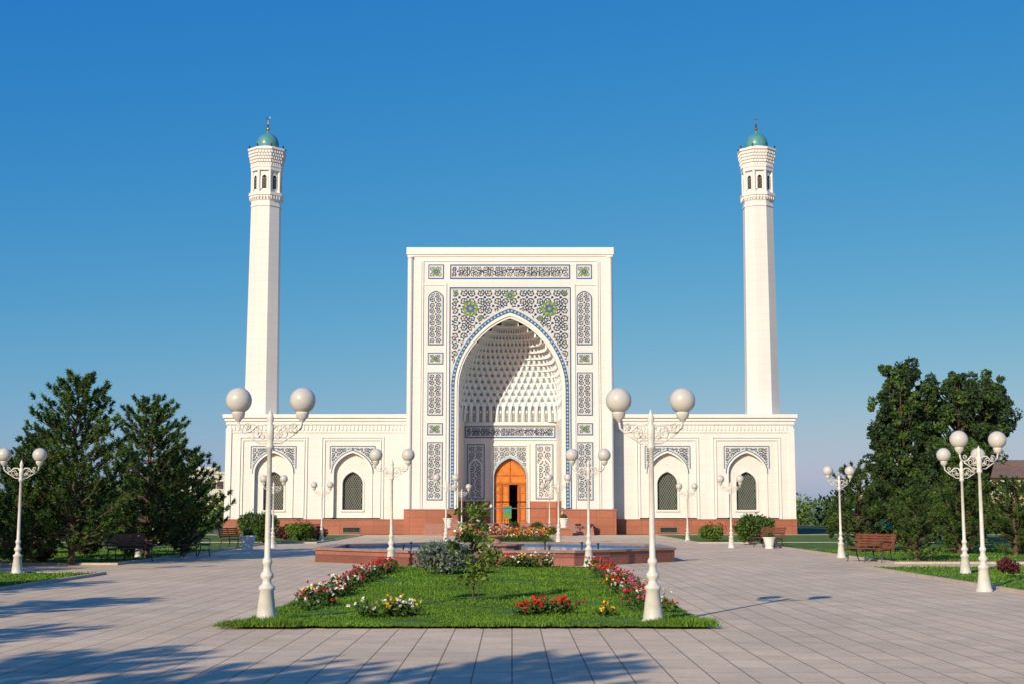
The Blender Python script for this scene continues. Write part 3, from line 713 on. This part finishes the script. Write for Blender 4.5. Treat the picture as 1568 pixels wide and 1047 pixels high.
mb.lathe([(.24,0),(.26,.05),(.2,.1),(.24,.2),(.33,.55),(.37,.58),(.37,.64),(.3,.64),(.28,.56),(.0,.55)],18,(0,0,0),0)
mb.addnp(quads(np.array([0,0,.72])+ball(160,.22),.05),1)
PM=mb.mesh('planter_urn',[M_trim,M_leaf])
for x,y,z,s in [(-11.35,59.3,0,1),(11.6,62.2,0,.8),(-4.3,93.0,.55,1.0),(3.5,93.0,.55,1.0)]: obj('planter_urn',PM,(x,y,z),scale=s)
for x in (-4.3,3.5):
    b=MB(); b.box(-.4,.4,-.4,.4,0,.46,0); b.box(-.46,.46,-.46,.46,.461,.55,1); obj('planter_pedestal',b.mesh('planter_pedestal',[M_plinth,M_step]),(x,93.0,0))
b=MB(); b.box(-.28,.28,-.03,.03,.35,1.25,0); b.box(-.24,.24,-.035,-.031,.75,1.15,1); b.tube([(-.2,.0,0),(-.2,0,.36)],.03,6,2); b.tube([(.2,.0,0),(.2,0,.36)],.03,6,2); b.tube([(0,.4,0),(0,.03,1.0)],.02,6,2)
obj('notice_stand',b.mesh('notice_stand',[M_green,M_teal,M_iron]),(-.32,99.6,FL))
b=MB()
for sx in(-.35,.35):
    for sy in(-.35,.35): b.box(sx-.04,sx+.04,sy-.04,sy+.04,0,.9,1)
b.box(-.32,.32,-.32,.32,0,.5,1); b.lathe([(.62,.9),(.62,.95),(.05,1.3)],4,(0,0,0),0,math.pi/4)
obj('garden_kiosk',b.mesh('garden_kiosk',[mat('green_roof',(.02,.16,.08),.4),M_slat]),(15.3,57,.04))

# ================================================================== BACKGROUND BUILDINGS
def house(name,loc,w,d,h,roof,wall,rm,rows,cols,rotz=0):
    b=MB(); b.box(-w/2,w/2,0,d,0,h,0)
    if roof>0:
        e=.5; z=h; b.poly([(-w/2-e,-e,z),(w/2+e,-e,z),(w/2-1.5,d/2,z+roof),(-w/2+1.5,d/2,z+roof)],1); b.poly([(-w/2-e,d+e,z),(w/2+e,d+e,z),(w/2-1.5,d/2,z+roof),(-w/2+1.5,d/2,z+roof)],1)
        b.poly([(-w/2-e,-e,z),(-w/2-e,d+e,z),(-w/2+1.5,d/2,z+roof)],1); b.poly([(w/2+e,-e,z),(w/2+e,d+e,z),(w/2-1.5,d/2,z+roof)],1)
    else: b.box(-w/2-.2,w/2+.2,-.2,d+.2,h,h+.3,1); b.box(-w*.2,w*.1,1,3,h+.3,h+1.2,0)
    for r in range(rows):
        for c in range(cols):
            x=-w/2+(c+.5)*w/cols; z=(r+.35)*h/rows; b.box(x-.55,x+.55,-.04,-.001,z,z+1.3,2); frame(b,x-.65,x+.65,z-.1,z+1.4,.1,-.001,.08,3)
    obj(name,b.mesh(name,[wall,rm,M_glass,M_trim]),loc,rotz=rotz)
house('apartment_building',(-51,230,0),15,10,7.8,0,M_grey,M_grey,2,7)
house('brick_house',(58.0,152,0),13,8,5.3,1.3,M_beige,M_rooftile,2,6)
house('brick_house',(64,168,0),9,8,6.2,1.8,M_beige,M_rooftile,2,4)

# ================================================================== SKY, SUN, CAMERA
w=bpy.data.worlds.new('World'); scene.world=w; w.use_nodes=True; nt=w.node_tree; bg=nt.nodes['Background']
sk=nt.nodes.new('ShaderNodeTexSky'); sk.sky_type='NISHITA'; sk.sun_disc=False; sk.sun_elevation=R(SUN_EL); sk.sun_rotation=R(180+SUN_AZ)
sk.air_density=1.0; sk.dust_density=.6; sk.ozone_density=3.0
sp=nt.nodes.new('ShaderNodeSeparateColor'); cb=nt.nodes.new('ShaderNodeCombineColor'); nt.links.new(sk.outputs[0],sp.inputs[0])
for i,(g,a) in enumerate(((1.85,.96),(.80,.63),(.20,.65))):   # film-like colour response on the physical sky
    m1=nt.nodes.new('ShaderNodeMath'); m1.operation='MULTIPLY'; m1.inputs[1].default_value=.1; nt.links.new(sp.outputs[i],m1.inputs[0])
    m2=nt.nodes.new('ShaderNodeMath'); m2.operation='POWER'; m2.inputs[1].default_value=g; nt.links.new(m1.outputs[0],m2.inputs[0])
    m3=nt.nodes.new('ShaderNodeMath'); m3.operation='MULTIPLY'; m3.inputs[1].default_value=a*10; nt.links.new(m2.outputs[0],m3.inputs[0])
    nt.links.new(m3.outputs[0],cb.inputs[i])
nt.links.new(cb.outputs[0],bg.inputs[0]); bg.inputs[1].default_value=.10
sd=bpy.data.lights.new('sun','SUN'); sd.energy=4.75; sd.angle=R(.5); sd.color=(1,.885,.69)
so=bpy.data.objects.new('sun',sd); scene.collection.objects.link(so)
dv=Vector((math.sin(R(SUN_AZ))*math.cos(R(SUN_EL)),math.cos(R(SUN_AZ))*math.cos(R(SUN_EL)),-math.sin(R(SUN_EL))))
so.rotation_euler=dv.to_track_quat('-Z','Y').to_euler(); so.location=(-20,-20,30)
cd=bpy.data.cameras.new('camera'); cd.lens=48; cd.sensor_width=36; cd.clip_end=3000; cd.clip_start=.1
co=bpy.data.objects.new('camera',cd); scene.collection.objects.link(co); co.location=(0,0,1.7); co.rotation_euler=(R(90+7.02),0,0)
scene.camera=co
scene.view_settings.view_transform='Standard'; scene.view_settings.look='None'; scene.view_settings.exposure=0
